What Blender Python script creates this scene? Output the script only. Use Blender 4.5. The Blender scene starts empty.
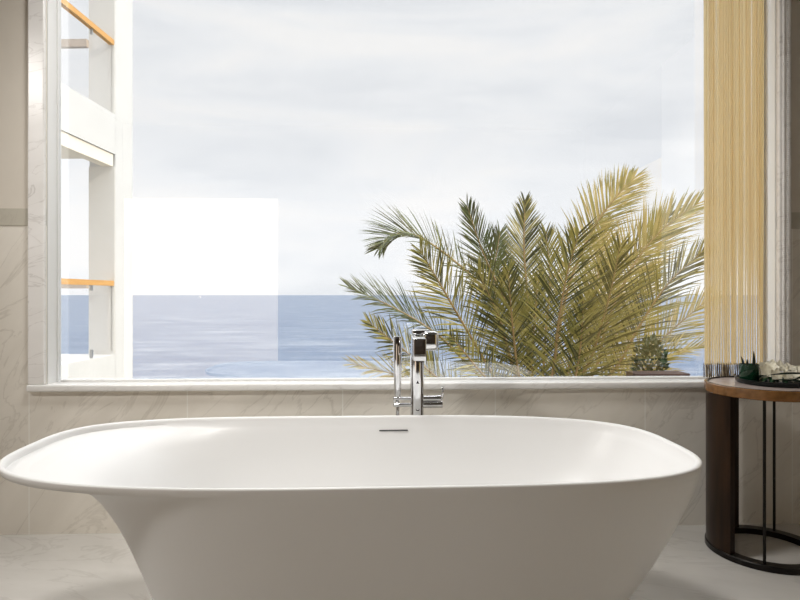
import bpy, bmesh, math, random
from mathutils import Vector, Matrix
random.seed(4)
PI = math.pi
sc = bpy.context.scene
COL = sc.collection
YAW = 0.0355
CY, SY = math.cos(YAW), math.sin(YAW)
EYE = 0.98

def P(px, py, Y):
    """point at depth Y along the lens axis seen at pixel px, py"""
    X = (px - 400) / 600 * Y
    return Vector((X * CY + Y * SY, -X * SY + Y * CY, EYE - (py - 295) / 600 * Y))

# ------------------------------------------------------------------ materials
def mat(name, color=(.8, .8, .8), rough=.5, metal=0, spec=.5, coat=0):
    m = bpy.data.materials.new(name); m.use_nodes = True
    b = m.node_tree.nodes['Principled BSDF']
    b.inputs['Base Color'].default_value = (*color, 1)
    b.inputs['Roughness'].default_value = rough
    b.inputs['Metallic'].default_value = metal
    b.inputs['Specular IOR Level'].default_value = spec
    b.inputs['Coat Weight'].default_value = coat
    return m

def nd(m, t, **kw):
    n = m.node_tree.nodes.new(t)
    for k, v in kw.items():
        if hasattr(n, k): setattr(n, k, v)
        else: n.inputs[k.replace('_', ' ')].default_value = v
    return n

def lk(m, a, b): m.node_tree.links.new(a, b)

def ramp(m, fac, stops):
    r = m.node_tree.nodes.new('ShaderNodeValToRGB')
    while len(r.color_ramp.elements) < len(stops): r.color_ramp.elements.new(.5)
    for e, (p, c) in zip(r.color_ramp.elements, stops):
        e.position = p; e.color = (*c, 1) if len(c) == 3 else c
    lk(m, fac, r.inputs[0])
    return r.outputs[0]

def mth(m, op, a, b=None, c=None):
    n = m.node_tree.nodes.new('ShaderNodeMath'); n.operation = op
    for i, v in enumerate((a, b, c)):
        if v is None: continue
        if isinstance(v, (int, float)): n.inputs[i].default_value = v
        else: lk(m, v, n.inputs[i])
    return n.outputs[0]

def mixc(m, fac, a, b):
    n = m.node_tree.nodes.new('ShaderNodeMix'); n.data_type = 'RGBA'
    for s, v in ((n.inputs[0], fac), (n.inputs[6], a), (n.inputs[7], b)):
        if isinstance(v, tuple): s.default_value = (*v, 1)
        elif isinstance(v, (int, float)): s.default_value = v
        else: lk(m, v, s)
    return n.outputs[2]

def noise_mat(name, c1, c2, scale=8, rough=.5, detail=4, stretch=(1, 1, 1), bump=0, metal=0, spec=.5):
    m = mat(name, c1, rough, metal, spec)
    tc = nd(m, 'ShaderNodeTexCoord'); mp = nd(m, 'ShaderNodeMapping')
    mp.inputs['Scale'].default_value = stretch
    lk(m, tc.outputs['Object'], mp.inputs[0])
    n = nd(m, 'ShaderNodeTexNoise', Scale=scale, Detail=detail)
    lk(m, mp.outputs[0], n.inputs['Vector'])
    b = m.node_tree.nodes['Principled BSDF']
    lk(m, ramp(m, n.outputs[0], [(.3, c1), (.7, c2)]), b.inputs['Base Color'])
    if bump:
        bp = nd(m, 'ShaderNodeBump', Strength=bump); lk(m, n.outputs[0], bp.inputs['Height'])
        lk(m, bp.outputs[0], b.inputs['Normal'])
    return m

def marble(name, base, dark, vein, rough=.25, rot=(.3, .5, .7), scale=1.6, joints=None, upper=None, veinamt=.6):
    """stone with soft clouds and slanting veins; joints = [(axis, origin, pitch)] gives fine grout lines"""
    m = mat(name, base, rough)
    b = m.node_tree.nodes['Principled BSDF']
    tc = nd(m, 'ShaderNodeTexCoord'); mp = nd(m, 'ShaderNodeMapping')
    mr = nd(m, 'ShaderNodeMapping'); mr.inputs['Rotation'].default_value = rot
    mp.inputs['Scale'].default_value = (.8, 2.6, 2.6)
    lk(m, tc.outputs['Object'], mr.inputs[0]); lk(m, mr.outputs[0], mp.inputs[0])
    n1 = nd(m, 'ShaderNodeTexNoise', Scale=scale, Detail=6, Roughness=.6, Distortion=.6); lk(m, mp.outputs[0], n1.inputs['Vector'])
    n2 = nd(m, 'ShaderNodeTexNoise', Scale=scale * 1.3, Detail=5, Roughness=.55, Distortion=1.6); lk(m, mp.outputs[0], n2.inputs['Vector'])
    col = mixc(m, ramp(m, n1.outputs[0], [(.35, (0, 0, 0)), (.68, (1, 1, 1))]), base, dark)
    v = mth(m, 'ABSOLUTE', mth(m, 'SUBTRACT', n2.outputs[0], .5))
    vf = ramp(m, v, [(0, (1, 1, 1)), (.02, (0, 0, 0))])
    col = mixc(m, mth(m, 'MULTIPLY', vf, mth(m, 'MULTIPLY', n1.outputs[0], veinamt)), col, vein)
    if joints:
        sx = nd(m, 'ShaderNodeSeparateXYZ'); lk(m, tc.outputs['Object'], sx.inputs[0])
        for ax, o, pitch in joints:
            f = mth(m, 'FRACT', mth(m, 'DIVIDE', mth(m, 'SUBTRACT', sx.outputs[ax], o), pitch))
            line = mth(m, 'LESS_THAN', mth(m, 'ABSOLUTE', mth(m, 'SUBTRACT', f, .5)), .0022 / pitch)
            col = mixc(m, mth(m, 'MULTIPLY', line, .55), col, tuple(min(1, c * 1.25) for c in base) if upper is None else (.75, .72, .66))
    lk(m, col, b.inputs['Base Color'])
    return m

M = {}
M['tub'] = mat('tub_solid_surface', (.84, .838, .83), .38, spec=.45)
M['tub_dark'] = mat('slot_shadow_gap', (.05, .05, .045), .5)
M['wall_tile'] = marble('wall_marble', (.88, .84, .765), (.77, .73, .655), (.46, .42, .355), .35, (.0, .85, .0), 1.5,
                        joints=[(0, -.79 + .32, .64)])
M['band'] = marble('band_marble', (.55, .52, .44), (.49, .46, .39), (.42, .38, .32), .35)
M['trim'] = marble('trim_marble', (.92, .905, .89), (.86, .845, .825), (.42, .39, .36), .25, (.1, .3, .1), 2.5)
M['sill'] = marble('sill_marble', (.93, .925, .91), (.88, .875, .86), (.6, .58, .55), .2, (.1, .3, .1), 2.5)
M['paint'] = noise_mat('wall_plaster', (.74, .69, .61), (.71, .66, .58), 5, .8)
M['glow_fill'] = mat('glow_fill_panel', (.7, .7, .7), .8)  # glowing surface of the added panel, no real light source
b_ = M['glow_fill'].node_tree.nodes['Principled BSDF']; b_.inputs['Emission Color'].default_value = (1, .74, .50, 1); b_.inputs['Emission Strength'].default_value = .72
M['taupe'] = noise_mat('taupe_plaster', (.20, .17, .14), (.18, .155, .125), 5, .8)
M['white_paint'] = noise_mat('white_plaster', (.82, .80, .77), (.79, .77, .74), 5, .8)
M['warm_paint'] = noise_mat('ochre_plaster', (.80, .60, .26), (.76, .56, .23), 3, .7)
M['floor'] = marble('floor_marble', (.70, .68, .645), (.60, .58, .545), (.33, .30, .27), .22, (.0, .0, .25), 1.2, veinamt=.4)
M['ceil'] = noise_mat('ceiling_paint', (.22, .215, .20), (.20, .195, .18), 5, .9)
M['darkwood'] = noise_mat('dark_wood_panelling', (.045, .03, .02), (.08, .05, .03), 6, .45, stretch=(6, 6, .6))
M['frame'] = mat('white_window_frame', (.86, .86, .85), .4)
M['chrome'] = mat('chrome', (.82, .82, .83), .06, 1)
M['black'] = mat('black_mark', (.01, .01, .01), .5)
M['bronze'] = mat('black_bronze_metal', (.012, .010, .009), .35, .6)
M['walnut'] = noise_mat('brown_walnut_wood', (.012, .005, .002), (.034, .015, .006), 9, .32, stretch=(5, 5, .5), spec=.2)
M['rimwood'] = noise_mat('golden_brown_rim_wood', (.13, .06, .018), (.24, .11, .035), 9, .25, stretch=(4, 4, 4))
M['tabletop'] = marble('table_stone', (.62, .53, .49), (.55, .46, .42), (.4, .3, .26), .12)
M['tray'] = mat('dark_lacquer_tray', (.006, .009, .009), .3, spec=.25)
M['leafgreen'] = noise_mat('dark_leaf', (.005, .022, .010), (.015, .06, .025), 25, .3)
M['leafdark'] = mat('black_green_leaf', (.006, .018, .010), .35)
M['render'] = noise_mat('white_render', (.66, .66, .655), (.63, .63, .625), 2, .85)
M['soffit'] = noise_mat('beige_soffit', (.88, .80, .70), (.85, .77, .67), 3, .85)
M['pier'] = noise_mat('pale_beige_render', (.74, .72, .68), (.71, .69, .65), 3, .85)
M['rail'] = noise_mat('orange_teak_rail', (.58, .30, .08), (.68, .38, .12), 6, .45, stretch=(6, .5, 6))
M['rail_pale'] = noise_mat('pale_wood_rail', (.55, .46, .38), (.50, .41, .33), 5, .6)
M['steel'] = mat('grey_steel', (.45, .45, .44), .35, .8)
M['trunk'] = noise_mat('palm_trunk_bark', (.10, .065, .035), (.20, .14, .08), 14, .9, bump=.6)
M['rachis'] = mat('frond_rachis', (.33, .21, .08), .5)
M['soil'] = noise_mat('garden_soil', (.16, .14, .08), (.10, .12, .04), 3, .95)
M['shrub'] = noise_mat('shrub_leaves', (.02, .04, .012), (.05, .08, .022), 8, .6)
M['wood_edge'] = noise_mat('brown_painted_coping', (.03, .014, .011), (.05, .024, .018), 8, .6)
M['sail'] = mat('white_sail', (.9, .9, .9), .6)
M['bead'] = mat('pale_bead', (.60, .59, .57), .3)
M['water_hose'] = mat('brushed_chrome_hose', (.65, .65, .66), .25, 1)

def leaf_mat(name, a, b):
    m = bpy.data.materials.new(name); m.use_nodes = True
    nt = m.node_tree; bs = nt.nodes['Principled BSDF']
    tc = nd(m, 'ShaderNodeTexCoord')
    n = nd(m, 'ShaderNodeTexNoise', Scale=5.0, Detail=3); lk(m, tc.outputs['Object'], n.inputs['Vector'])
    c = ramp(m, n.outputs[0], [(.35, a), (.65, b)])
    lk(m, c, bs.inputs['Base Color']); bs.inputs['Roughness'].default_value = .45
    tr = nd(m, 'ShaderNodeBsdfTranslucent'); lk(m, c, tr.inputs[0])
    mx = nd(m, 'ShaderNodeMixShader'); mx.inputs[0].default_value = .22
    out = nt.nodes['Material Output']
    lk(m, bs.outputs[0], mx.inputs[1]); lk(m, tr.outputs[0], mx.inputs[2]); lk(m, mx.outputs[0], out.inputs[0])
    return m
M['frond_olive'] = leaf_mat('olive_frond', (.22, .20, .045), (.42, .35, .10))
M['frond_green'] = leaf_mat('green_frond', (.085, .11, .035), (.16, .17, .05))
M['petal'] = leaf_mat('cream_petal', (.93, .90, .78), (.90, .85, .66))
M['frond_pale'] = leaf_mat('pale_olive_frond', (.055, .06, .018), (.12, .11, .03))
M['frond_straw_refl'] = leaf_mat('straw_refl_frond', (.42, .33, .11), (.60, .46, .17))  # straw tone, its yellow partly painted in for the window reflection

def curtain_mat():
    m = bpy.data.materials.new('golden_string_cloth'); m.use_nodes = True
    nt = m.node_tree; bs = nt.nodes['Principled BSDF']
    tc = nd(m, 'ShaderNodeTexCoord')
    w = nd(m, 'ShaderNodeTexNoise', Scale=1.0, Detail=2)
    mp = nd(m, 'ShaderNodeMapping'); mp.inputs['Scale'].default_value = (260, 1, .3)
    lk(m, tc.outputs['Object'], mp.inputs[0]); lk(m, mp.outputs[0], w.inputs['Vector'])
    c = ramp(m, w.outputs[0], [(.35, (.84, .63, .30)), (.62, (.97, .80, .47))])
    lk(m, c, bs.inputs['Base Color']); bs.inputs['Roughness'].default_value = .8
    tr = nd(m, 'ShaderNodeBsdfTranslucent'); lk(m, c, tr.inputs[0])
    mx = nd(m, 'ShaderNodeMixShader'); mx.inputs[0].default_value = .8
    lk(m, bs.outputs[0], mx.inputs[1]); lk(m, tr.outputs[0], mx.inputs[2])
    tp = nd(m, 'ShaderNodeBsdfTransparent'); m2 = nd(m, 'ShaderNodeMixShader'); m2.inputs[0].default_value = .06   # open weave
    lk(m, mx.outputs[0], m2.inputs[1]); lk(m, tp.outputs[0], m2.inputs[2])
    lk(m, m2.outputs[0], nt.nodes['Material Output'].inputs[0])
    return m
M['curtain'] = curtain_mat()
M['fringe_dark'] = mat('dark_fringe', (.11, .075, .045), .8)
M['fringe_pale'] = mat('pale_fringe', (.6, .52, .38), .8)

def glass_mat(name, refl, tint=(1, 1, 1), rough=0, fres=.6):
    m = bpy.data.materials.new(name); m.use_nodes = True
    nt = m.node_tree; nt.nodes.remove(nt.nodes['Principled BSDF'])
    t = nd(m, 'ShaderNodeBsdfTransparent'); t.inputs[0].default_value = (*tint, 1)
    g = nd(m, 'ShaderNodeBsdfGlossy'); g.inputs['Roughness'].default_value = rough
    mx = nd(m, 'ShaderNodeMixShader')
    lw = nd(m, 'ShaderNodeLayerWeight'); lw.inputs[0].default_value = .15
    f = mth(m, 'ADD', mth(m, 'MULTIPLY', lw.outputs['Fresnel'], fres), refl)
    lk(m, f, mx.inputs[0])
    lk(m, t.outputs[0], mx.inputs[1]); lk(m, g.outputs[0], mx.inputs[2])
    lk(m, mx.outputs[0], nt.nodes['Material Output'].inputs[0])
    return m
M['glass'] = glass_mat('coated_window_glass', .15)
M['rail_glass'] = glass_mat('balcony_glass', .005, (1, 1, 1), fres=.12)
def green_glass():
    m = mat('green_glass', (.015, .07, .035), .08); b = m.node_tree.nodes['Principled BSDF']
    b.inputs['Transmission Weight'].default_value = .5
    return m
M['green_glass'] = green_glass()

def sea_mat():
    m = mat('sea_water', (.2, .3, .42), .35, spec=.25)
    b = m.node_tree.nodes['Principled BSDF']
    tc = nd(m, 'ShaderNodeTexCoord')
    mp = nd(m, 'ShaderNodeMapping'); mp.inputs['Scale'].default_value = (.03, .11, 1)
    lk(m, tc.outputs['Object'], mp.inputs[0])
    n = nd(m, 'ShaderNodeTexNoise', Scale=1.0, Detail=9, Roughness=.72, Distortion=.4); lk(m, mp.outputs[0], n.inputs['Vector'])
    mp2 = nd(m, 'ShaderNodeMapping'); mp2.inputs['Scale'].default_value = (.5, 1.2, 1)
    lk(m, tc.outputs['Object'], mp2.inputs[0])
    n2 = nd(m, 'ShaderNodeTexNoise', Scale=1.0, Detail=5, Roughness=.7); lk(m, mp2.outputs[0], n2.inputs['Vector'])
    s = mth(m, 'ADD', mth(m, 'MULTIPLY', n.outputs[0], .65), mth(m, 'MULTIPLY', n2.outputs[0], .35))
    lk(m, ramp(m, s, [(.36, (.035, .075, .16)), (.5, (.09, .135, .215)), (.62, (.24, .28, .34))]), b.inputs['Base Color'])
    bp = nd(m, 'ShaderNodeBump', Strength=.4, Distance=.5); lk(m, s, bp.inputs['Height']); lk(m, bp.outputs[0], b.inputs['Normal'])
    return m
M['sea'] = sea_mat()

# ------------------------------------------------------------------ mesh helpers
def link(name, bm, m, parent=None, smooth=False, autosmooth=None):
    me = bpy.data.meshes.new(name)
    if name not in ('frond', 'foliage', 'sea'): bmesh.ops.recalc_face_normals(bm, faces=bm.faces)
    bm.to_mesh(me); bm.free()
    o = bpy.data.objects.new(name, me); COL.objects.link(o)
    for mm in (m if isinstance(m, (list, tuple)) else [m]): me.materials.append(mm)
    if smooth:
        for p in me.polygons: p.use_smooth = True
        if autosmooth: me.set_sharp_from_angle(angle=autosmooth)
    if parent is not None:
        o.parent = parent
        o.matrix_parent_inverse = Matrix.Translation(parent.location).inverted()
    return o

def box(bm, x0, x1, y0, y1, z0, z1, bev=0, mi=0):
    r = bmesh.ops.create_cube(bm, size=1, matrix=Matrix.Translation(((x0+x1)/2, (y0+y1)/2, (z0+z1)/2)) @ Matrix.Diagonal((abs(x1-x0), abs(y1-y0), abs(z1-z0), 1)))
    fs = set(f for v in r['verts'] for f in v.link_faces)
    for f in fs: f.material_index = mi
    if bev:
        es = set(e for v in r['verts'] for e in v.link_edges)
        bmesh.ops.bevel(bm, geom=list(es), offset=bev, segments=3, affect='EDGES', profile=.5)

def cyl(bm, a, b, r0, r1=None, seg=24, mi=0, cap=True):
    a, b = Vector(a), Vector(b); r1 = r0 if r1 is None else r1
    d = b - a; q = Vector((0, 0, 1)).rotation_difference(d.normalized()).to_matrix().to_4x4()
    before = set(bm.faces)
    bmesh.ops.create_cone(bm, cap_ends=cap, segments=seg, radius1=r0, radius2=r1, depth=d.length,
                          matrix=Matrix.Translation((a + b) / 2) @ q)
    for f in bm.faces:
        if f not in before: f.material_index = mi

def tube(bm, pts, r, seg=10, mi=0):
    pts = [Vector(p) for p in pts]; n = len(pts); rings = []
    rr = r if isinstance(r, (list, tuple)) else [r] * n
    up = Vector((0, 0, 1))
    for i, p in enumerate(pts):
        t = (pts[min(i+1, n-1)] - pts[max(i-1, 0)]).normalized()
        s = t.cross(up)
        if s.length < 1e-3: s = t.cross(Vector((0, 1, 0)))
        s.normalize(); u = s.cross(t)
        rings.append([bm.verts.new(p + s * math.cos(2*PI*k/seg) * rr[i] + u * math.sin(2*PI*k/seg) * rr[i]) for k in range(seg)])
    for i in range(n - 1):
        for k in range(seg):
            f = bm.faces.new((rings[i][k], rings[i][(k+1) % seg], rings[i+1][(k+1) % seg], rings[i+1][k])); f.material_index = mi
    for rg in (rings[0], rings[-1]):
        try: bm.faces.new(rg).material_index = mi
        except ValueError: pass

def lathe(bm, prof, c, seg=64, mi=0, a0=0, a1=2*PI):
    """revolve (r, z) profile about the vertical through c"""
    closed = abs(a1 - a0 - 2*PI) < 1e-6
    n = seg if closed else seg + 1
    rows = []
    for r, z in prof:
        rows.append([bm.verts.new((c[0] + r*math.cos(a0 + (a1-a0)*k/seg), c[1] + r*math.sin(a0 + (a1-a0)*k/seg), z)) for k in range(n)])
    for i in range(len(rows)-1):
        for k in range(seg):
            k2 = (k+1) % n
            bm.faces.new((rows[i][k], rows[i][k2], rows[i+1][k2], rows[i+1][k])).material_index = mi
    return rows

def thing(name, label, cat, loc, group=None):
    o = bpy.data.objects.new(name, None); COL.objects.link(o)
    o.location = loc; o.empty_display_size = .1
    return tag(o, label, cat, group)

def tag(o, label, cat, group=None):
    o['label'] = label; o['category'] = cat
    if group: o['group'] = group
    return o

def struct(name, bm, m, parent=None, **k):
    o = link(name, bm, m, parent, **k)
    if parent is None: o['kind'] = 'structure'
    return o

NB = bmesh.new

# ------------------------------------------------------------------ the room
W = 2.508                       # inner face of the window wall
XL, XR, YB, ZC = -2.8, 2.32, -1.5, 2.85
OX0, OX1, OZ0, OZ1 = -1.362, 1.703, .586, 2.62
GY = 2.590
bm = NB(); box(bm, XL-.1, XR+.1, YB-.1, W+.1, -.12, 0); struct('floor', bm, M['floor'])
bm = NB(); box(bm, XL-.1, XR+.1, YB-.1, W+.1, ZC, ZC+.15); struct('ceiling', bm, M['ceil'])
def wall_front(z0, z1, m, name):
    bm = NB()
    for x0, x1, a, b in ((XL-.1, OX0, z0, z1), (OX1, XR+.1, z0, z1)):
        box(bm, x0, x1, W, W+.1, a, b)
    if z0 < OZ0: box(bm, OX0, OX1, W, W+.1, z0, OZ0)
    if z1 > OZ1: box(bm, OX0, OX1, W, W+.1, OZ1, z1)
    return struct(name, bm, m)
wall_front(0, 1.263, M['wall_tile'], 'wall_front')
wall_front(1.334, ZC, M['paint'], 'wall_front_upper')
bm = NB()
box(bm, XL, OX0-.0005, W-.003, W+.1, 1.2635, 1.3335); box(bm, OX1+.0005, XR, W-.003, W+.1, 1.2635, 1.3335)
struct('trim_1', bm, M['band'])
bm = NB(); box(bm, XL-.1, XL, YB, W, 0, ZC); struct('wall_left', bm, M['taupe'])
bm = NB(); box(bm, XR, XR+.1, YB, W, 0, ZC); struct('wall_right', bm, M['taupe'])
bm = NB(); box(bm, XR-.03, XR, .40, 1.25, 0, ZC); struct('pale_reflect_panel', bm, M['white_paint'])  # pale panel added so the window glass reflects something bright
bm = NB(); box(bm, XR-.02, XR, YB+.01, .39, 0, 2.1); struct('ochre_reflect_panel', bm, M['warm_paint'])  # ochre panel added to tint the glass reflection yellow
bm = NB(); box(bm, XL-.1, XR+.1, YB-.1, YB, 0, ZC); struct('wall_back', bm, M['darkwood'])
bm = NB(); box(bm, XL+.02, -1.114, YB+.002, YB+.03, .02, 2.04); struct('fill_panel', bm, M['glow_fill'])   # glowing panel added behind the camera for the glass reflection and fill light

# marble surround and sill
def surround(x0, x1, side):
    bm = NB()
    box(bm, x0, x1, W-.016, W+.004, .614, OZ1+.07, .005)                     # face
    return bm
bm = surround(-1.428, OX0, -1); struct('trim_2', bm, M['trim'])
bm = NB()
box(bm, OX1, 1.757, W-.016, W+.004, .614, OZ1+.07, .005)
cyl(bm, (1.742, W-.018, .62), (1.742, W-.018, OZ1+.07), .009, seg=16)        # half-round outer bead
cyl(bm, (1.722, W-.016, .62), (1.722, W-.016, OZ1+.07), .006, seg=16)
struct('trim_3', bm, M['trim'], smooth=True, autosmooth=.6)
bm = NB(); box(bm, OX0, OX1, W-.016, W+.004, OZ1, OZ1+.07, .005); struct('trim_4', bm, M['trim'])
bm = NB(); box(bm, -1.430, 1.765, W-.024, W+.10, .586, .614, .006); struct('trim_5', bm, M['sill'], smooth=True, autosmooth=.6)
# reveal linings (white painted) left, right and head
bm = NB()
box(bm, OX0-.0004, OX0+.006, W+.004, W+.10, .614, OZ1); box(bm, OX1-.006, OX1+.0004, W+.004, W+.10, .614, OZ1)
box(bm, OX0, OX1, W+.004, W+.10, OZ1-.006, OZ1)
struct('trim_6', bm, M['frame'])

# window frame and pane
bm = NB()
box(bm, OX0+.006, OX0+.011, GY-.012, GY+.016, .614, OZ1-.006, .002)
box(bm, OX1-.018, OX1-.006, GY-.012, GY+.016, .614, OZ1-.006, .002)
box(bm, OX0+.018, OX1-.018, GY-.012, GY+.016, .6135, .622, .002)
box(bm, OX0+.018, OX1-.018, GY-.012, GY+.016, OZ1-.03, OZ1-.006, .002)
win = struct('window_1', bm, M['frame'])
bm = NB(); box(bm, OX0+.011, OX1-.018, GY, GY+.005, .622, OZ1-.03); link('glass_pane', bm, M['glass'], win)

# ------------------------------------------------------------------ bathtub
TC = Vector((-.0495, 1.7127, 0)); TR = .0181
N = 160
def outline(a, b, nl, nr, ns, th):
    c, s = math.cos(th), math.sin(th); n = nl if c < 0 else nr
    return a*math.copysign(abs(c)**(2/n), c), b*math.copysign(abs(s)**(2/ns), s)
def samples(a, b, nl, nr, ns):
    """N points spread evenly by arc length, always starting on +x"""
    raw = [outline(a, b, nl, nr, ns, 2*PI*k/2880) for k in range(2881)]
    L = [0]
    for i in range(1, len(raw)): L.append(L[-1] + math.dist(raw[i], raw[i-1]))
    out = []; j = 0
    for k in range(N):
        t = L[-1]*k/N
        while L[j+1] < t: j += 1
        f = (t - L[j])/max(1e-9, L[j+1]-L[j])
        out.append((raw[j][0]+(raw[j+1][0]-raw[j][0])*f, raw[j][1]+(raw[j+1][1]-raw[j][1])*f))
    return out
RA, RB = .9158, .3969
RIM = samples(RA, RB, 3.2158, 3.459, 3.2556)
BASE = samples(.532, .27, 3.2, 3.2, 3.2)
BASE = [(x + .075, y) for x, y in BASE]
def rim_z(x): return .5572 + (.0114*(x/RA)**2 if x < 0 else -.009*(x/RA)**2)
def interp(tab, t):
    for (a, u), (b, v) in zip(tab, tab[1:]):
        if t <= b: 
            f = (t-a)/(b-a); return u + (v-u)*f
    return tab[-1][1]
# share of the way from base outline (0) to rim outline (1), by height share
PR = [(0, 0), (.12, .13), (.3, .36), (.5, .60), (.7, .80), (.85, .925), (.95, .985), (1, 1.0)]
PLn = [(0, 0), (.15, .085), (.3, .165), (.4, .215), (.5, .26), (.6, .31), (.7, .365), (.8, .44), (.85, .49), (.88, .53), (.905, .575), (.925, .63), (.94, .70), (.95, .77), (.958, .86), (.964, .95), (.967, .985), (1, 1.0)]
def sm(t): return t*t*(3-2*t)
def shell_pt(k, h):
    """h 0..1 outer wall"""
    rx, ry = RIM[k]; bx, by = BASE[k]
    wl = sm(min(1, max(0, (-rx/RA - .15)/.8)))
    hh = h
    f = interp(PR, hh)*(1-wl) + interp(PLn, hh)*wl
    fy = interp(PR, hh)*(1-.45*wl) + interp(PLn, hh)*.45*wl
    z = rim_z(rx)*h
    return bx + (rx-bx)*f, by + (ry-by)*fy, z
bm = NB(); rows = []
def add_row(pts): rows.append([bm.verts.new(p) for p in pts])
for h in (0, .006, .05, .12, .2, .3, .4, .5, .58, .66, .72, .77, .82, .85, .88, .905, .925, .94, .95, .955, .96, .964, .967):
    pts = []
    for k in range(N):
        x, y, z = shell_pt(k, h)
        if h == 0: x, y = x*.985, y*.985
        pts.append((x, y, z))
    add_row(pts)
def scaled(k, off, dz):
    """rim outline drawn in by off metres (towards the axis) at dz below the rim"""
    rx, ry = RIM[k]; p0 = RIM[(k-1) % N]; p1 = RIM[(k+1) % N]
    tx, ty = p1[0]-p0[0], p1[1]-p0[1]; l = math.hypot(tx, ty)
    nx, ny = -ty/l, tx/l
    return rx + nx*off, ry + ny*off, rim_z(rx) - dz
for off, dz in ((.0, .0045), (.0008, .0018), (.003, .0), (.007, -.0003), (.011, .0005), (.014, .003), (.016, .008)):
    add_row([scaled(k, off, dz) for k in range(N)])
# inside: sweeping walls down to the floor of the bath
FLOOR = samples(.50, .19, 2.6, 2.6, 2.6)
FLOOR = [(x + .03, y) for x, y in FLOOR]
IN = [(.0, 0), (.025, .012), (.06, .035), (.10, .05), (.15, .075), (.28, .14), (.42, .22), (.56, .32), (.70, .45), (.80, .57), (.88, .70), (.94, .82), (.98, .92), (1, 1)]
for d, f in IN[1:]:
    pts = []
    for k in range(N):
        x, y, z = scaled(k, .016, .008); fx, fy = FLOOR[k]
        zi = z + (.125 - z)*d
        ox, oy, _ = shell_pt(k, min(.97, zi/rim_z(RIM[k][0])))
        l_ = math.hypot(ox, oy); ins = .018 + .014*min(1, d*3)
        ox, oy = ox*(1-ins/l_), oy*(1-ins/l_)
        if d < .05: ox, oy = x, y
        wb = sm(min(1, max(0, (d-.25)/.75)))**1.3
        wb = max(wb, f*.0)
        pts.append((ox+(fx-ox)*wb, oy+(fy-oy)*wb, zi))
    add_row(pts)
for s in (.8, .5, .2):
    add_row([(FLOOR[k][0]*s + .03*(1-s), FLOOR[k][1]*s, .123 - .004*(1-s)) for k in range(N)])
for i in range(len(rows)-1):
    for k in range(N):
        bm.faces.new((rows[i][k], rows[i][(k+1) % N], rows[i+1][(k+1) % N], rows[i+1][k]))
bm.faces.new(rows[-1]); bm.faces.new(list(reversed(rows[0])))
tub = thing('bathtub', 'long white freestanding bathtub with flared left end in front of the window', 'bathtub', (TC.x, TC.y, 0))
shell = link('tub_shell', bm, M['tub'], None, smooth=True, autosmooth=1.2)
shell.parent = tub
# overflow slot on the back wall, drain in the floor
bm = NB(); box(bm, -.050, .050, -.006, .006, -.0022, .0022, .0018)
o = link('overflow_slot', bm, M['tub_dark'], None); o.parent = tub; o['label'] = 'thin dark overflow slot'
slot = o
bm = NB(); cyl(bm, (.03, 0, .118), (.03, 0, .126), .034, seg=40)
o = link('drain', bm, M['chrome'], None, smooth=True, autosmooth=.6); o.parent = tub; o['label'] = 'chrome drain'
tub.rotation_euler = (0, 0, TR)
# sit the slot in the inner wall, 5 cm under the rim
def inner_y(d_z, x):
    best = None
    for r0, r1 in zip(rows_pts, rows_pts[1:]):
        pass
me = shell.data
cand = [v.co for v in me.vertices if v.co.y > .2 and v.co.y < .385 and abs(v.co.x - .108) < .03 and .42 < v.co.z < .545 ]
zt = .5572 - .048
cand.sort(key=lambda c: abs(c.z - zt)); y_in = cand[0].y
lo = [c for c in cand if c.z < zt]; hi = [c for c in cand if c.z >= zt]
a = max(lo, key=lambda c: c.z); b = min(hi, key=lambda c: c.z)
y_in = a.y + (b.y - a.y)*(zt - a.z)/(b.z - a.z)
slot.location = (.108, y_in + .003, zt)

# ------------------------------------------------------------------ floor mounted tub filler
fx, fy = P(417.3, 380, 2.30).x, 2.30
F = thing('bath_faucet', 'chrome floor mounted bath mixer with hand shower standing between the bathtub and the window', 'faucet', (fx, fy, 0))
bm = NB(); cyl(bm, (fx, fy, 0), (fx, fy, .012), .055, seg=40); cyl(bm, (fx-.075, fy, 0), (fx-.075, fy, .006), .012)
link('base_plate', bm, M['chrome'], F, smooth=True, autosmooth=.6)
bm = NB(); cyl(bm, (fx-.001, fy, .012), (fx-.001, fy,   .752), .0265, seg=48); link('column', bm, M['chrome'], F, smooth=True, autosmooth=.6)
bm = NB(); box(bm, fx-.0285, fx+.0165, fy-.235, fy+.026, .752, .830, .003)
box(bm, fx-.019, fx+.009, fy-.225, fy-.205, .746, .753)
link('spout', bm, M['chrome'], F, smooth=True, autosmooth=.6)
bm = NB(); box(bm, fx+.0167, fx+.080, fy-.035, fy+.03, .768, .842, .016)
box(bm, fx-.02, fx+.05, fy-.02, fy+.06, .8305, .846, .004)
link('control_knob', bm, M['chrome'], F, smooth=True, autosmooth=.6)
# cross bars
zc = EYE - (401.5-295)/600*2.3
bm = NB()
box(bm, fx-.092, fx-.02, fy-.012, fy+.012, zc+.006, zc+.017, .003); box(bm, fx-.092, fx-.02, fy-.012, fy+.012, zc-.020, zc-.006, .004)
box(bm, fx-.092, fx-.084, fy-.010, fy+.010, zc-.018, zc+.014, .002)
link('shower_holder', bm, M['chrome'], F, smooth=True, autosmooth=.6)
bm = NB(); cyl(bm, (fx+.022, fy, zc+.010), (fx+.085, fy, zc+.010), .011); cyl(bm, (fx+.022, fy, zc-.013), (fx+.097, fy, zc-.013), .013)
cyl(bm, (fx+.076, fy, zc+.01), (fx+.09, fy, zc+.01), .013); cyl(bm, (fx+.05, fy, zc-.013), (fx+.054, fy, zc-.013), .0145)
lev = link('side_valve', bm, M['chrome'], F, smooth=True, autosmooth=.6)
bm = NB(); tube(bm, [(fx+.088, fy, zc+.008), (fx+.095, fy, zc+.012), (fx+.0985, fy, zc+.03), (fx+.0985, fy, zc+.056)], [.005, .005, .005, .0035], 12)
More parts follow.
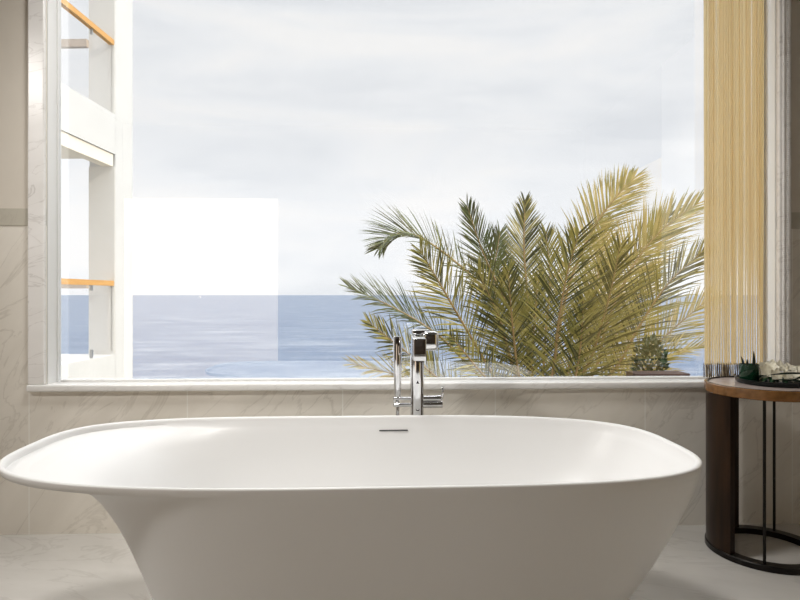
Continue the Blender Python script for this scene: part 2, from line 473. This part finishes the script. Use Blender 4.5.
link('lever', bm, M['chrome'], F, smooth=True)
# hand shower
hx = fx-.0755
bm = NB()
tube(bm, [(hx, fy-.001, zc+.018), (hx, fy-.001, zc+.028), (hx, fy-.001, zc+.1), (hx, fy-.001, zc+.16), (hx, fy-.001, zc+.246), (hx, fy-.001, zc+.25)],
     [.0115, .0135, .0145, .0165, .0165, .014], 28)
link('hand_shower', bm, M['chrome'], F, smooth=True, autosmooth=.7)
bm = NB()
pts = [(hx, fy, zc+.02), (hx, fy, zc-.05), (hx, fy+.01, .35)]
for i in range(12):
    t = i/11; pts.append((hx + .02*math.sin(t*PI), fy+.012+.02*math.sin(t*PI*2), .35 - .344*t))
tube(bm, pts, .0065, 12)
link('shower_hose', bm, M['water_hose'], F, smooth=True)
bm = NB()   # triangle and small arc marks on the column front
zt = EYE-(382-295)/600*2.28; yy = fy-.0267
v = [bm.verts.new(p) for p in ((fx-.006, yy-.0006, zt-.006), (fx+.006, yy-.0006, zt-.006), (fx, yy-.0006, zt+.006), (fx-.006, yy+.0004, zt-.006), (fx+.006, yy+.0004, zt-.006), (fx, yy+.0004, zt+.006))]
bm.faces.new(v[:3]); bm.faces.new(v[3:]); bm.faces.new((v[0], v[1], v[4], v[3])); bm.faces.new((v[1], v[2], v[5], v[4])); bm.faces.new((v[2], v[0], v[3], v[5]))
link('triangle_mark', bm, M['black'], F)['label'] = 'small black triangle mark'
bm = NB()
zu = EYE-(409-295)/600*2.28
tube(bm, [(fx - .006*math.cos(t*PI/8), yy, zu - .006*math.sin(t*PI/8)) for t in range(9)], .0012, 6)
link('arc_mark', bm, M['black'], F)['label'] = 'small black arc mark'

# ------------------------------------------------------------------ side table
tc_ = P(762, 400, 2.30); TX, TY = P(400 + 1.40/2.3*600, 400, 2.30).x, P(400 + 1.39/2.3*600, 400, 2.30).y
T = thing('side_table', 'round brown wooden side table with stone top and black ring base, right of the bathtub', 'side table', (TX, TY, 0))
def fi(a): return math.radians(a) - YAW      # angles as seen against the lens axis
bm = NB(); lathe(bm, [(.188, .605), (.206, .605), (.209, .608), (.209, .639), (.206, .642), (.199, .642), (.198, .6335), (.188, .6335), (.188, .605)], (TX, TY), 96)
link('table_rim', bm, M['rimwood'], T, smooth=True, autosmooth=.6)['label'] = 'glossy brown wooden rim'
bm = NB(); lathe(bm, [(.2005, .6338), (.2005, .6425), (.1975, .6432), (.1955, .642), (.1955, .6338), (.2005, .6338)], (TX, TY), 96)
link('rim_band', bm, M['bronze'], T, smooth=True, autosmooth=.6)
bm = NB(); cyl(bm, (TX, TY, .606), (TX, TY, .638), .1955, seg=96); link('tabletop', bm, M['tabletop'], T, smooth=True, autosmooth=.6)['label'] = 'pinkish beige stone top'
bm = NB(); lathe(bm, [(.165, 0), (.205, 0), (.207, .002), (.207, .020), (.205, .022), (.165, .022), (.165, 0)], (TX, TY), 96)
link('base_ring', bm, M['bronze'], T, smooth=True, autosmooth=.6)['label'] = 'black metal ring base'
bm = NB()
R0, R1 = .178, .203
rows_ = lathe(bm, [(R0, .022), (R1, .022), (R1, .605), (R0, .605), (R0, .022)], (TX, TY), 40, 0, fi(90), fi(206))
for k in (0, -1): bm.faces.new([rows_[i][k] for i in range(4)])
for g in range(1, 20):     # fine vertical grooves stay in the surface
    pass
link('leg', bm, M['walnut'], T, smooth=True, autosmooth=.6)['label'] = 'wide curved wooden panel leg'
for a in (238, 49, 318):
    bm = NB(); x, y = TX + .187*math.cos(fi(a)), TY + .187*math.sin(fi(a))
    cyl(bm, (x, y, .022), (x, y, .605), .0052, seg=16); link('leg', bm, M['bronze'], T, smooth=True, autosmooth=.6)['label'] = 'thin black rod leg'

# tray and what is on it
ux = P(400 + 1.443/2.32*600, 400, 2.325); RX, RY = ux.x, ux.y
ZT = .6382
bm = NB(); lathe(bm, [(0.0001, ZT), (.118, ZT), (.128, ZT+.004), (.132, ZT+.018), (.129, ZT+.019), (.124, ZT+.008), (.116, ZT+.006), (.0001, ZT+.006)], (RX, RY), 80)
bmesh.ops.remove_doubles(bm, verts=bm.verts, dist=.0003)
tag(link('tray', bm, M['tray'], smooth=True, autosmooth=.7), 'round black lacquer tray on the side table', 'tray')
ZP = ZT + .0062
# glass tumbler with leaves
gx, gy = RX-.088, RY+.012
G = thing('glass_tumbler', 'green glass tumbler at the left edge of the black tray, holding dark pointed leaves', 'glass', (gx, gy, ZP))
bm = NB(); lathe(bm, [(.0001, ZP), (.030, ZP), (.033, ZP+.004), (.035, ZP+.066), (.0335, ZP+.067), (.031, ZP+.008), (.0001, ZP+.006)], (gx, gy), 40)
bmesh.ops.remove_doubles(bm, verts=bm.verts, dist=.0003)
link('tumbler_wall', bm, M['green_glass'], G, smooth=True, autosmooth=.7)

def blade(bm, pts, w, nrm, cup=.25, mi=0):
    """leaf blade along pts with width w(t), folded slightly along its midrib, with real thickness"""
    pts = [Vector(p) for p in pts]; n = len(pts); prev = None
    nrm = Vector(nrm)
    for i, p in enumerate(pts):
        t = (pts[min(i+1, n-1)] - pts[max(i-1, 0)]).normalized()
        s = t.cross(nrm).normalized(); u = s.cross(t)
        ww = w(i/(n-1))
        th = .0006
        ring = [bm.verts.new(p - s*ww + u*ww*cup), bm.verts.new(p - u*th), bm.verts.new(p + s*ww + u*ww*cup), bm.verts.new(p + u*th)]
        if prev:
            for k in range(4): bm.faces.new((prev[k], prev[(k+1) % 4], ring[(k+1) % 4], ring[k])).material_index = mi
        prev = ring
def lw(W_, pk=.45): return lambda t: W_*max(.04, (math.sin(PI*min(1, max(0, t**.8)))))
bm = NB()
for (dx, dy, lean, ht, w) in ((-.020, .0, (-.012, 0), .098, .010), (.020, -.006, (-.006, .0), .118, .011), (-.004, .01, (.006, .004), .085, .013), (.008, -.012, (.012, -.004), .07, .014), (-.014, -.012, (-.004, -.006), .07, .013)):
    blade(bm, [(gx+dx*t**.3+lean[0]*t*t, gy+dy+lean[1]*t, ZP+.008+(ht-.008)*t) for t in [i/8 for i in range(9)]], lambda t, w=w: w*(1-t)**.8*(.55+.9*t)+.0006, (0, -1, .1))
link('leaf_sprig', bm, M['leafdark'], G, smooth=True)

def flower(c, r, tilt, rot):
    bm = NB()
    q = Matrix.Rotation(rot, 3, 'Z') @ Matrix.Rotation(tilt, 3, 'X')
    for k in range(5):
        a = 2*PI*k/5
        rows = []
        for i in range(6):
            t = i/5
            d = r*t; w = r*.42*math.sin(PI*min(.985, .10+.9*t))
            h = r*(.05 + .45*t - .25*t*t)
            row = []
            for s in (-1, -.5, 0, .5, 1):
                v = Vector((d, w*s, h + .18*r*s*s*t))
                row.append(q @ (Matrix.Rotation(a, 3, 'Z') @ v) + Vector(c))
            rows.append([bm.verts.new(v) for v in row])
        for i in range(5):
            for j in range(4): bm.faces.new((rows[i][j], rows[i][j+1], rows[i+1][j+1], rows[i+1][j]))
    b2 = bmesh.ops.create_icosphere(bm, subdivisions=2, radius=r*.13, matrix=Matrix.Translation(Vector(c) + q @ Vector((0, 0, r*.12))))
    ob = link('flower', bm, M['petal'], None, smooth=True)
    s = ob.modifiers.new('thick', 'SOLIDIFY'); s.thickness = .0008
    return ob
# mound of leaves under the flowers
bm = NB()
rng = random.Random(3)
for i in range(26):
    a = rng.uniform(0, 2*PI); r0 = rng.uniform(0, .03); L = rng.uniform(.05, .085)
    cx_, cy_ = RX+.012+r0*math.cos(a), RY+r0*math.sin(a)
    h0 = rng.uniform(.004, .012)
    pts = [(cx_+L*t*math.cos(a), cy_+L*t*math.sin(a)*.9, ZP+.001+h0*(1-t**2)+.012*math.sin(PI*t)) for t in [k/6 for k in range(7)]]
    blade(bm, pts, lambda t: .014*math.sin(PI*min(.98, .1+t*.88)), (0, 0, 1), .15)
o = link('leaf_mound', bm, M['leafgreen'], smooth=True)
tag(o, 'mound of dark green leaves under the white flowers on the black tray', 'leaves')
spots = []
heads = [(-.038, -.052, .030), (-.006, -.062, .022), (.030, -.056, .026), (-.055, -.015, .042), (-.025, -.012, .052), (.008, -.010, .055), (.040, -.015, .050), (.065, -.020, .036), (-.03, .025, .05), (.0, .03, .054), (.035, .028, .05), (.060, -.058, .016)]
names = ['front left', 'front middle', 'front right of middle']
labs = ['white flower lowest at the front left of the heap on the tray', 'white flower at the front middle of the heap, just above the tray', 'white flower at the front right of the heap, under a long dark leaf',
        'white flower nearest the green glass tumbler', 'white flower on top of the heap, left of its middle', 'white flower at the very top of the heap', 'white flower on top of the heap, right of its middle',
        'white flower at the right end of the top row', 'white flower behind the top row on the left', 'white flower behind the top row in the middle', 'white flower behind the top row on the right', 'white flower lowest at the front right edge of the tray']
for (dx, dy, dz), lb in zip(heads, labs):
    f = flower((RX+.012+dx, RY+dy, ZP+dz), .029, rng.uniform(.5, 1.15), rng.uniform(-.7, .7))
    tag(f, lb, 'flower', 'white flowers heaped on the tray')
LV = [((-.075, -.07, .034), (0, -.105, .052), (.085, -.065, .036), 'longest dark blade leaf arching across the top of the white flowers'),
      ((-.070, -.08, .018), (-.01, -.115, .024), (.050, -.09, .012), 'dark blade leaf lying lowest across the front of the flower heap'),
      ((-.005, -.10, .018), (.04, -.10, .034), (.095, -.06, .042), 'dark blade leaf rising to the right in front of the flowers')]
for a, b, c, lb in LV:
    bm = NB(); a, b, c = [Vector(v) + Vector((RX+.008, RY, ZP)) for v in (a, b, c)]
    blade(bm, [a*(1-t)**2 + 2*b*t*(1-t) + c*t*t for t in [k/10 for k in range(11)]], lambda t: .0045*math.sin(PI*min(.97, .05+.93*t)), (0, -.8, .6), .2)
    tag(link('cut_leaf', bm, M['leafdark'], smooth=True), lb, 'leaf', 'dark blade leaves across the flowers')

# ------------------------------------------------------------------ string curtain in the right of the window
CU = thing('string_curtain', 'golden beige string curtain with dark fringe hanging at the right side of the window', 'curtain', (1.55, 2.55, .614))
bm = NB(); x0, x1 = 1.411, 1.672
NS, ZH = 25, OZ1-.08        # hanging string bundles, joined by a heading band at the top
zs = [.678, .78, .9, 1.05, 1.3, 1.8, 2.3, ZH]
pitch = (x1-x0)/NS
hd = []
for i in range(NS):
    xc_ = x0 + pitch*(i+.5)
    yo = 2.5525 + .0012*math.sin(i*2.1) + .0025*math.sin(i*.45+1)
    rows_ = []
    for z in zs:
        low = max(0, 1-(z-.65)/.55)
        fr = 1.25 - (.30 + .36*(i/NS))*low**.7 - (.06 if i % 3 == 0 else 0)*low
        hw = pitch*.5*fr; sh = .0012*math.sin(z*2.1+i*1.7)*(1 if z < ZH else 0)
        row = []
        for q in range(7):
            a_ = -1 + 2*q/6
            row.append(bm.verts.new((xc_ + sh + hw*a_, yo - .0048*math.cos(a_*PI/2), z)))
        rows_.append(row)
    for p_, q_ in zip(rows_, rows_[1:]):
        for k in range(6): bm.faces.new((p_[k], p_[k+1], q_[k+1], q_[k]))
    hd.append(rows_[-1])
tops = [[bm.verts.new((v.co.x, v.co.y, OZ1-.03)) for v in row] for row in hd]
for row, tp in zip(hd, tops):
    for k in range(6): bm.faces.new((row[k], row[k+1], tp[k+1], tp[k]))
for i in range(NS-1):
    bm.faces.new((hd[i][6], hd[i+1][0], tops[i+1][0], tops[i][6]))
link('curtain_cloth', bm, M['curtain'], CU, smooth=True)
bm = NB()
for i in range(84):
    t = (i+.5)/84; x = x0 + (x1-x0)*t; y = 2.5525 + .0075*math.sin(2*PI*t*27)
    z1_ = .684 + random.uniform(-.002, .002)
    mi = 0 if i % 5 in (0, 2, 3) else 1
    tube(bm, [(x, y, z1_), (x+random.uniform(-.001, .001), y-.001, .665), (x+random.uniform(-.0015, .0015), y-.002, .645), (x+random.uniform(-.002, .002), y-.003, .6235+random.uniform(0, .003))], [.0016, .0023, .0021, .0026], 7, mi)
link('fringe', bm, [M['fringe_dark'], M['fringe_pale']], CU, smooth=True)['label'] = 'dark fringe along the hem'
bm = NB(); cyl(bm, (OX1-.31, 2.5525, OZ1-.03), (OX1-.008, 2.5525, OZ1-.03), .011, seg=16); link('curtain_rod', bm, M['steel'], CU, smooth=True, autosmooth=.6)

# bead chain by the right jamb
bm = NB(); bx, by = 1.727, W-.032
z = .70
while z < 2.55:
    bmesh.ops.create_icosphere(bm, subdivisions=1, radius=.0036, matrix=Matrix.Translation((bx, by, z))); z += .0086
for k in range(20):
    a = PI*k/19
    bmesh.ops.create_icosphere(bm, subdivisions=1, radius=.0036, matrix=Matrix.Translation((bx - .008 + .008*math.cos(a), by, .70 - .03*math.sin(a))))
z = .70
while z < 2.55:
    bmesh.ops.create_icosphere(bm, subdivisions=1, radius=.0030, matrix=Matrix.Translation((bx-.016, by, z))); z += .0086
link('pull_chain', bm, M['bead'], CU, smooth=True)['label'] = 'pale beaded pull chain'

# ------------------------------------------------------------------ outside: sea, ground, building
bm = NB()
ys = [14, 60, 200, 800, 3000, 12000, 45000]
for a, b in zip(ys, ys[1:]):
    X = b*1.6 + 60
    bm.faces.new([bm.verts.new(p) for p in ((-X, a, -12), (X, a, -12), (X, b, -12), (-X, b, -12))])
o = link('sea', bm, M['sea']); o['kind'] = 'structure'
bm = NB(); box(bm, -9, 9, 2.9, 14.2, -14, -3.5); struct('ground', bm, M['soil'])

# sailing boat far out
bp = P(200, 297.0, 2900); bp.z = -12
B = thing('sailboat', 'tiny white sailing boat far out on the sea near the horizon', 'boat', bp)
bm = NB()
for i in range(9):
    pass
secs = []
for t, w in ((-1, .05), (-.8, 1.0), (-.3, 1.7), (.3, 1.8), (.8, 1.3), (1, .9)):
    secs.append([bm.verts.new((bp.x + t*7, bp.y + s*w, bp.z + h)) for s, h in ((-1, 1.8), (-.6, -.2), (.6, -.2), (1, 1.8))])
for a, b in zip(secs, secs[1:]):
    for k in range(4): bm.faces.new((a[k], a[(k+1) % 4], b[(k+1) % 4], b[k]))
bm.faces.new(secs[0]); bm.faces.new(secs[-1])
link('hull', bm, M['sail'], B)
bm = NB(); cyl(bm, (bp.x, bp.y, bp.z+1), (bp.x, bp.y, bp.z+13), .3, seg=8); link('mast', bm, M['steel'], B)
bm = NB()
def sailm(pts):
    a = [bm.verts.new(p) for p in pts]; b = [bm.verts.new((p[0], p[1]+.12, p[2])) for p in pts]
    bm.faces.new(a); bm.faces.new(b)
    for k in range(3): bm.faces.new((a[k], a[(k+1) % 3], b[(k+1) % 3], b[k]))
sailm([(bp.x+.3, bp.y, bp.z+3), (bp.x+6, bp.y, bp.z+3), (bp.x+.3, bp.y, bp.z+12.5)])
sailm([(bp.x-.3, bp.y, bp.z+2.5), (bp.x-6, bp.y, bp.z+2.5), (bp.x-.3, bp.y, bp.z+11)])
link('sail', bm, M['sail'], B)

# neighbouring building with balconies; its side face runs away from the window
DV = (P(430, 295, 100) - P(430, 295, 99)).normalized()          # direction of the face
DV = Vector((math.sin(YAW + math.atan(.035)), math.cos(YAW + math.atan(.035)), 0))
SV = Vector((DV.y, -DV.x, 0))                                    # points right, out of the face
O0 = P(60, 295, 6.9); O0.z = 0
def bpt(s, o, z): return O0 + DV*s + SV*o + Vector((0, 0, z))   # s along the face, o outwards
def obox(bm, s0, s1, o0, o1, z0, z1, mi=0):
    vs = [bm.verts.new(bpt(s, o, z)) for z in (z0, z1) for s, o in ((s0, o0), (s1, o0), (s1, o1), (s0, o1))]
    for q in ((0, 1, 2, 3), (4, 5, 6, 7), (0, 1, 5, 4), (1, 2, 6, 5), (2, 3, 7, 6), (3, 0, 4, 7)):
        bm.faces.new([vs[k] for k in q]).material_index = mi
BL = thing('apartment_building', 'white apartment block with glass railed balconies beyond the left of the window', 'building', bpt(-1, -1.2, -3.5))
def s_at(px):     # distance along the face where it meets a pixel column
    u = (px-400)/600
    lo, hi = -5, 20
    for _ in range(60):
        m_ = (lo+hi)/2; p = bpt(m_, 0, 0); X = p.x*CY - p.y*SY; Y = p.x*SY + p.y*CY
        if X/Y < u: lo = m_
        else: hi = m_
    return lo
S1, S2 = s_at(115.5), s_at(132.5)
DEP = 1.5
FL = [(-.62, .175), (2.89, 3.43), (6.1, 6.63)]
bm = NB(); obox(bm, -2.4, S2, -DEP, 0, -3.5, -.62)
link('wall', bm, M['render'], BL)
for z0, z1 in FL:
    bm = NB(); obox(bm, -2.4, S1+.01, -DEP, 0, z0, z1); link('balcony_parapet', bm, M['render'], BL)
bm = NB(); obox(bm, S1, S2, -.36, 0, -.62, 7.4); link('corner_pier', bm, M['render'], BL)
bm = NB()
obox(bm, S1-.02, S1-.002, -.36, -.002, .176, 2.72)
obox(bm, S1-.02, S1-.002, -.36, -.002, 3.431, 6.09)
link('pier_face', bm, M['pier'], BL)['label'] = 'pale beige inner face of the corner pier'
bm = NB(); obox(bm, -2.4, S1-.03, -DEP+.05, -.02, 2.83, 2.888); obox(bm, -2.4, S1-.03, -.16, -.02, 2.72, 2.83)
link('soffit', bm, M['soffit'], BL)['label'] = 'beige underside above the lower balcony'
bm = NB(); obox(bm, -2.4, -2.1, -DEP, 0, .175, 7.4); link('near_pier', bm, M['render'], BL)
for zf, zr in ((.175, 1.155), (3.43, 4.42)):
    g = NB(); obox(g, -2.1, S1-.02, -.05, -.035, zf+.03, zr-.05); link('glass_balustrade', g, M['rail_glass'], BL)
    g = NB(); obox(g, -2.1, S1-.02, -.075, -.01, zr-.05, zr+.018); link('handrail', g, M['rail'], BL)['label'] = 'orange brown timber handrail'
    for px in (62, 95):
        s = s_at(px); g = NB(); obox(g, s-.012, s+.012, -.062, -.03, zr-.12, zr-.04); link('rail_bracket', g, M['steel'], BL)
        if zf < 1:
            g = NB(); obox(g, s-.015, s+.015, -.062, -.03, zf, zf+.11); link('glass_clamp', g, M['steel'], BL)
    g = NB(); obox(g, -2.1, s_at(97), -DEP+.03, -DEP+.05, zf+.03, zr-.25); link('glass_balustrade', g, M['rail_glass'], BL)
    g = NB(); obox(g, S1-.07, S1-.005, -DEP, -.362, zr-.085, zr+.018); link('end_handrail', g, M['rail_pale'], BL)['label'] = 'pale wooden rail at the balcony end'
    g = NB(); obox(g, S1-.045, S1-.03, -DEP, -.362, zf+.05, zr-.085); link('glass_balustrade', g, M['rail_glass'], BL)

# brown coping and shrub to the right behind the palm
bm = NB()
a = P(636, 377, 5.0); b = P(691, 377, 5.0)
box(bm, a.x, b.x, a.y, a.y+.2, -3.5, P(660, 374, 5.0).z)
tag(link('garden_wall', bm, M['wood_edge']), 'low dark brown garden wall just above the sill, right of the palm', 'wall')

def leaf_cloud(c, rad, n, m, seed, size=.09):
    r = random.Random(seed); bm = NB()
    for i in range(n):
        while True:
            v = Vector((r.uniform(-1, 1), r.uniform(-1, 1), r.uniform(-1, 1)))
            if .35 < v.length < 1: break
        p = Vector(c) + Vector((v.x*rad[0], v.y*rad[1], v.z*rad[2]))
        t = (v + Vector((r.uniform(-.6, .6), r.uniform(-.6, .6), r.uniform(-.2, .8)))).normalized()
        s = t.cross(Vector((r.uniform(-1, 1), r.uniform(-1, 1), r.uniform(-1, 1)))).normalized()
        L = size*r.uniform(.6, 1.3); w = L*.28
        bm.faces.new([bm.verts.new(q) for q in (p, p+t*L*.5+s*w, p+t*L, p+t*L*.5-s*w)])
    return bm
sp = P(650, 352, 5.72)
S = thing('shrub', 'small dark green leafy shrub in front of the right fronds of the palm', 'shrub', (sp.x, sp.y, -3.5))
link('foliage', leaf_cloud(sp+Vector((0, 0, -.12)), (.14, .14, .25), 520, M['shrub'], 5, .055), M['shrub'], S)
bm = NB(); tube(bm, [(sp.x, sp.y, -3.5), (sp.x+.05, sp.y, -2), (sp.x, sp.y, sp.z-.3)], [.05, .04, .02], 8); link('stem', bm, M['trunk'], S)

# ------------------------------------------------------------------ palm
def spline(pts, n):
    out = []
    p = [pts[0]*2 - pts[1]] + pts + [pts[-1]*2 - pts[-2]]
    segs = len(pts)-1
    for i in range(n):
        u = i/(n-1)*segs; k = min(int(u), segs-1); t = u-k
        a, b, c, d = p[k], p[k+1], p[k+2], p[k+3]
        out.append(.5*((2*b) + (c-a)*t + (2*a-5*b+4*c-d)*t*t + (3*b-a-3*c+d)*t**3))
    return out
pb = P(532, 428, 7.0)
PALM = thing('palm_tree', 'large date palm with arching olive green fronds outside the window', 'palm tree', (pb.x, pb.y, -3.5))
bm = NB(); r_ = random.Random(2)
pts = [(pb.x, pb.y, -3.5 + (pb.z+3.45)*i/30) for i in range(31)]
tube(bm, pts, [.24 + .05*(1 if i % 2 else 0) for i in range(31)], 18)
link('trunk', bm, M['trunk'], PALM, smooth=True)
def frond(path, y0, y1, L, m, seed, nrm=(0, -.85, .5), start=.18, dens=.028, w=.0082):
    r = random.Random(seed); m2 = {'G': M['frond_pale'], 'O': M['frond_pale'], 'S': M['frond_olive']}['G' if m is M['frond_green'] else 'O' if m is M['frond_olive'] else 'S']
    n = len(path)
    ctl = []
    for i, (x, y) in enumerate(path):
        t = i/(n-1); ctl.append(P(x, y, y0 + (y1-y0)*t**1.2))
    pts = spline(ctl, 70)
    length = sum((b-a).length for a, b in zip(pts, pts[1:]))
    bm = NB()
    tube(bm, pts, [.017*(1-i/70)**.9 + .003 for i in range(70)], 6, 1)
    cnt = int(length*(1-start)/dens)
    N0 = Vector(nrm)
    for i in range(cnt):
        u = start + (1-start)*(i+.5)/cnt
        f = u*69; k = min(int(f), 68); p = pts[k].lerp(pts[k+1], f-k)
        T = (pts[k+1]-pts[k]).normalized()
        nn = (N0 - T*N0.dot(T)).normalized(); s0 = T.cross(nn)
        v = (u-start)/(1-start)
        ang = math.radians(54 - 32*v)
        ll = 1.15*L*(.45 + .75*math.sin(PI*min(1, .12+.78*v)))*(1 - .45*v**3)
        for sd in (-1, 1):
            a = ang + r.uniform(-.12, .12)
            d = (T*math.cos(a) + s0*sd*math.sin(a) + nn*r.uniform(.02, .38)).normalized()
            l = ll*r.uniform(.85, 1.1)
            droop = Vector((0, 0, -1))*l*r.uniform(.02, .14)
            wd = w*r.uniform(.8, 1.2)
            side = d.cross(nn + T*r.uniform(-.9, .9)).normalized()
            q = [p, p+d*l*.35+droop*.1, p+d*l*.7+droop*.4, p+d*l+droop]
            ws = [wd*.6, wd, wd*.7, 0]
            vs = [(bm.verts.new(q[j]-side*ws[j]), bm.verts.new(q[j]+side*ws[j])) for j in range(3)]
            tip = bm.verts.new(q[3])
            bm.faces.new((vs[0][0], vs[0][1], vs[1][1], vs[1][0])); bm.faces.new((vs[1][0], vs[1][1], vs[2][1], vs[2][0]))
            bm.faces.new((vs[2][0], vs[2][1], tip))
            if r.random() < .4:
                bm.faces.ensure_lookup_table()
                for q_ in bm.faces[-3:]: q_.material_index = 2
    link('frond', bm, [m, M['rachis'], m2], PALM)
O_, G_, S_ = M['frond_olive'], M['frond_green'], M['frond_straw_refl']
FR = [
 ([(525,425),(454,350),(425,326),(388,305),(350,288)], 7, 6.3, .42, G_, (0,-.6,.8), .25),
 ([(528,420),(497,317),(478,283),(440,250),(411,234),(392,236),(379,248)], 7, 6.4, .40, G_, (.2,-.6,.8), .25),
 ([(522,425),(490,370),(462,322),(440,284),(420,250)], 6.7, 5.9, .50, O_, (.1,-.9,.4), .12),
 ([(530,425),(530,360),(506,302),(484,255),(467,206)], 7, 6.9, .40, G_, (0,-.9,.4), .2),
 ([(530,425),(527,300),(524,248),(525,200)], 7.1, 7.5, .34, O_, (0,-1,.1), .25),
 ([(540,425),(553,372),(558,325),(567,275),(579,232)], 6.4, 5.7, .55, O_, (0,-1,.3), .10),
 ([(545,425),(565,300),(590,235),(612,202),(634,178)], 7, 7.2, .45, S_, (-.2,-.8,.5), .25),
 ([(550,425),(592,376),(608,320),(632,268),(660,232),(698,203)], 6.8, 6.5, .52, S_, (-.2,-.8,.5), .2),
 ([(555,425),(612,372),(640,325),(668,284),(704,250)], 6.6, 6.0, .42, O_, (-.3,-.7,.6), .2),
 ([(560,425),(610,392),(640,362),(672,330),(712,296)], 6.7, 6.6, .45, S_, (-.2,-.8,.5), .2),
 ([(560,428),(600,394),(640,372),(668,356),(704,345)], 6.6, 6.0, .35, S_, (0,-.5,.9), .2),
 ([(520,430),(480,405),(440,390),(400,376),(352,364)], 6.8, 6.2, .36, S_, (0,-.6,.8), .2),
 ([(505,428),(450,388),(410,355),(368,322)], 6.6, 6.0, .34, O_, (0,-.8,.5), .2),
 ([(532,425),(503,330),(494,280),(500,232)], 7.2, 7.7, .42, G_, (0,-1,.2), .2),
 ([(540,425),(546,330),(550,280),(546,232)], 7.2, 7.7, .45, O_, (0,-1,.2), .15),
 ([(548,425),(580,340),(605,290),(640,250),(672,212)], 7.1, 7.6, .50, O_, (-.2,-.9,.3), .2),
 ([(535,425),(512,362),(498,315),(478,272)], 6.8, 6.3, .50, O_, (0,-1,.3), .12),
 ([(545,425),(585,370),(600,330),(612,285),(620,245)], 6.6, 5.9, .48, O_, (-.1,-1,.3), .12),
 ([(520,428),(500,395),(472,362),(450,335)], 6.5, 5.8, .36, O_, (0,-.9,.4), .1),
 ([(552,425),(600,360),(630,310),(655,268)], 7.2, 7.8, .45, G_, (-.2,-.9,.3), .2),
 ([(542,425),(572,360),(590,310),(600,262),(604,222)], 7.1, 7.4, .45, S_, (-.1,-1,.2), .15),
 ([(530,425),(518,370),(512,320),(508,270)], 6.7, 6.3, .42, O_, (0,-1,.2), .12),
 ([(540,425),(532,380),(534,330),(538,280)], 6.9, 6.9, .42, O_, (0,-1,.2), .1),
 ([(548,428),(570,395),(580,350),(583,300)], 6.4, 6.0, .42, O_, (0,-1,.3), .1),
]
for i, (path, y0, y1, L, m, nrm, st) in enumerate(FR): frond(path, y0, y1, L, m, 100+i, nrm, st)

# ------------------------------------------------------------------ sky
w = bpy.data.worlds.new('overcast_sky'); sc.world = w; w.use_nodes = True
nt = w.node_tree; bg = nt.nodes['Background']
class WM: node_tree = nt
tcw = nd(WM, 'ShaderNodeTexCoord'); sep = nd(WM, 'ShaderNodeSeparateXYZ'); lk(WM, tcw.outputs['Generated'], sep.inputs[0])
mp = nd(WM, 'ShaderNodeMapping'); mp.inputs['Scale'].default_value = (1.2, 1.2, 5.5); mp.inputs['Location'].default_value = (.3, 0, .2)
lk(WM, tcw.outputs['Generated'], mp.inputs[0])
n = nd(WM, 'ShaderNodeTexNoise', Scale=1.7, Detail=5, Roughness=.5, Distortion=.5); lk(WM, mp.outputs[0], n.inputs['Vector'])
cl = ramp(WM, n.outputs[0], [(.36, (.82, .85, .89)), (.5, (.93, .95, .975)), (.62, (1.0, 1.0, 1.0))])
lk(WM, cl, bg.inputs[0])
# overcast sky: brighter overhead than near the horizon
up = ramp(WM, sep.outputs[2], [(.0, (.362, .362, .362)), (.13, (.355, .355, .355)), (.26, (.327, .327, .327)), (.455, (.322, .322, .322)), (.56, (.8, .8, .8)), (1, (1, 1, 1))])
lk(WM, mth(WM, 'MULTIPLY', up, 3.75), bg.inputs[1])

sun = bpy.data.lights.new('sun', 'SUN'); sun.energy = 3.2; sun.angle = math.radians(6); sun.color = (1, .93, .8)
so = bpy.data.objects.new('sun', sun); COL.objects.link(so)
so.rotation_euler = Vector((.85, -.22, .55)).to_track_quat('Z', 'Y').to_euler()

# unseen fill lamps added for the tub, the window wall and the side panel
def area(name, loc, target, size, power, color):
    l = bpy.data.lights.new(name, 'AREA'); l.shape = 'DISK'; l.size = size; l.energy = power; l.color = color
    o = bpy.data.objects.new(name, l); COL.objects.link(o); o.location = loc
    o.rotation_euler = (Vector(loc) - Vector(target)).to_track_quat('Z', 'Y').to_euler()
def spot(name, loc, target, power, color, deg, blend=.6, rad=.03):
    l = bpy.data.lights.new(name, 'SPOT'); l.energy = power; l.color = color
    l.spot_size = math.radians(deg); l.spot_blend = blend; l.shadow_soft_size = rad
    o = bpy.data.objects.new(name, l); COL.objects.link(o); o.location = loc
    o.rotation_euler = (Vector(loc) - Vector(target)).to_track_quat('Z', 'Y').to_euler()
area('bath_fill_lamp', (-.25, 1.74, 2.83), (-.25, 1.74, 0), .5, 32, (1, .975, .94))  # soft fill added above the tub to brighten its inside
spot('left_fill_spot', (-2.65, .5, 2.6), (.2, 2.45, .55), 190, (1, .965, .92), 66, 1, .15)  # fill added at upper left, kept out of the glass reflection
spot('panel_fill_spot', (1.0, 1.5, 2.83), (2.32, .5, 1.1), 90, (1, .93, .8), 60)  # added to light the pale side panel that the glass reflects

# ------------------------------------------------------------------ camera
cam = bpy.data.cameras.new('camera'); co = bpy.data.objects.new('camera', cam); COL.objects.link(co)
cam.sensor_width = 36; cam.lens = 27.0; cam.clip_end = 100000; cam.clip_start = .05
cam.shift_y = -5/800
co.location = (0, 0, EYE); co.rotation_euler = (PI/2, 0, -YAW)
sc.camera = co
sc.view_settings.view_transform = 'Standard'; sc.view_settings.look = 'None'
sc.view_settings.exposure = 0; sc.view_settings.gamma = 1; sc.view_settings.use_curve_mapping = False
sc.cycles.transparent_max_bounces = 24; sc.cycles.max_bounces = 12; sc.cycles.diffuse_bounces = 6
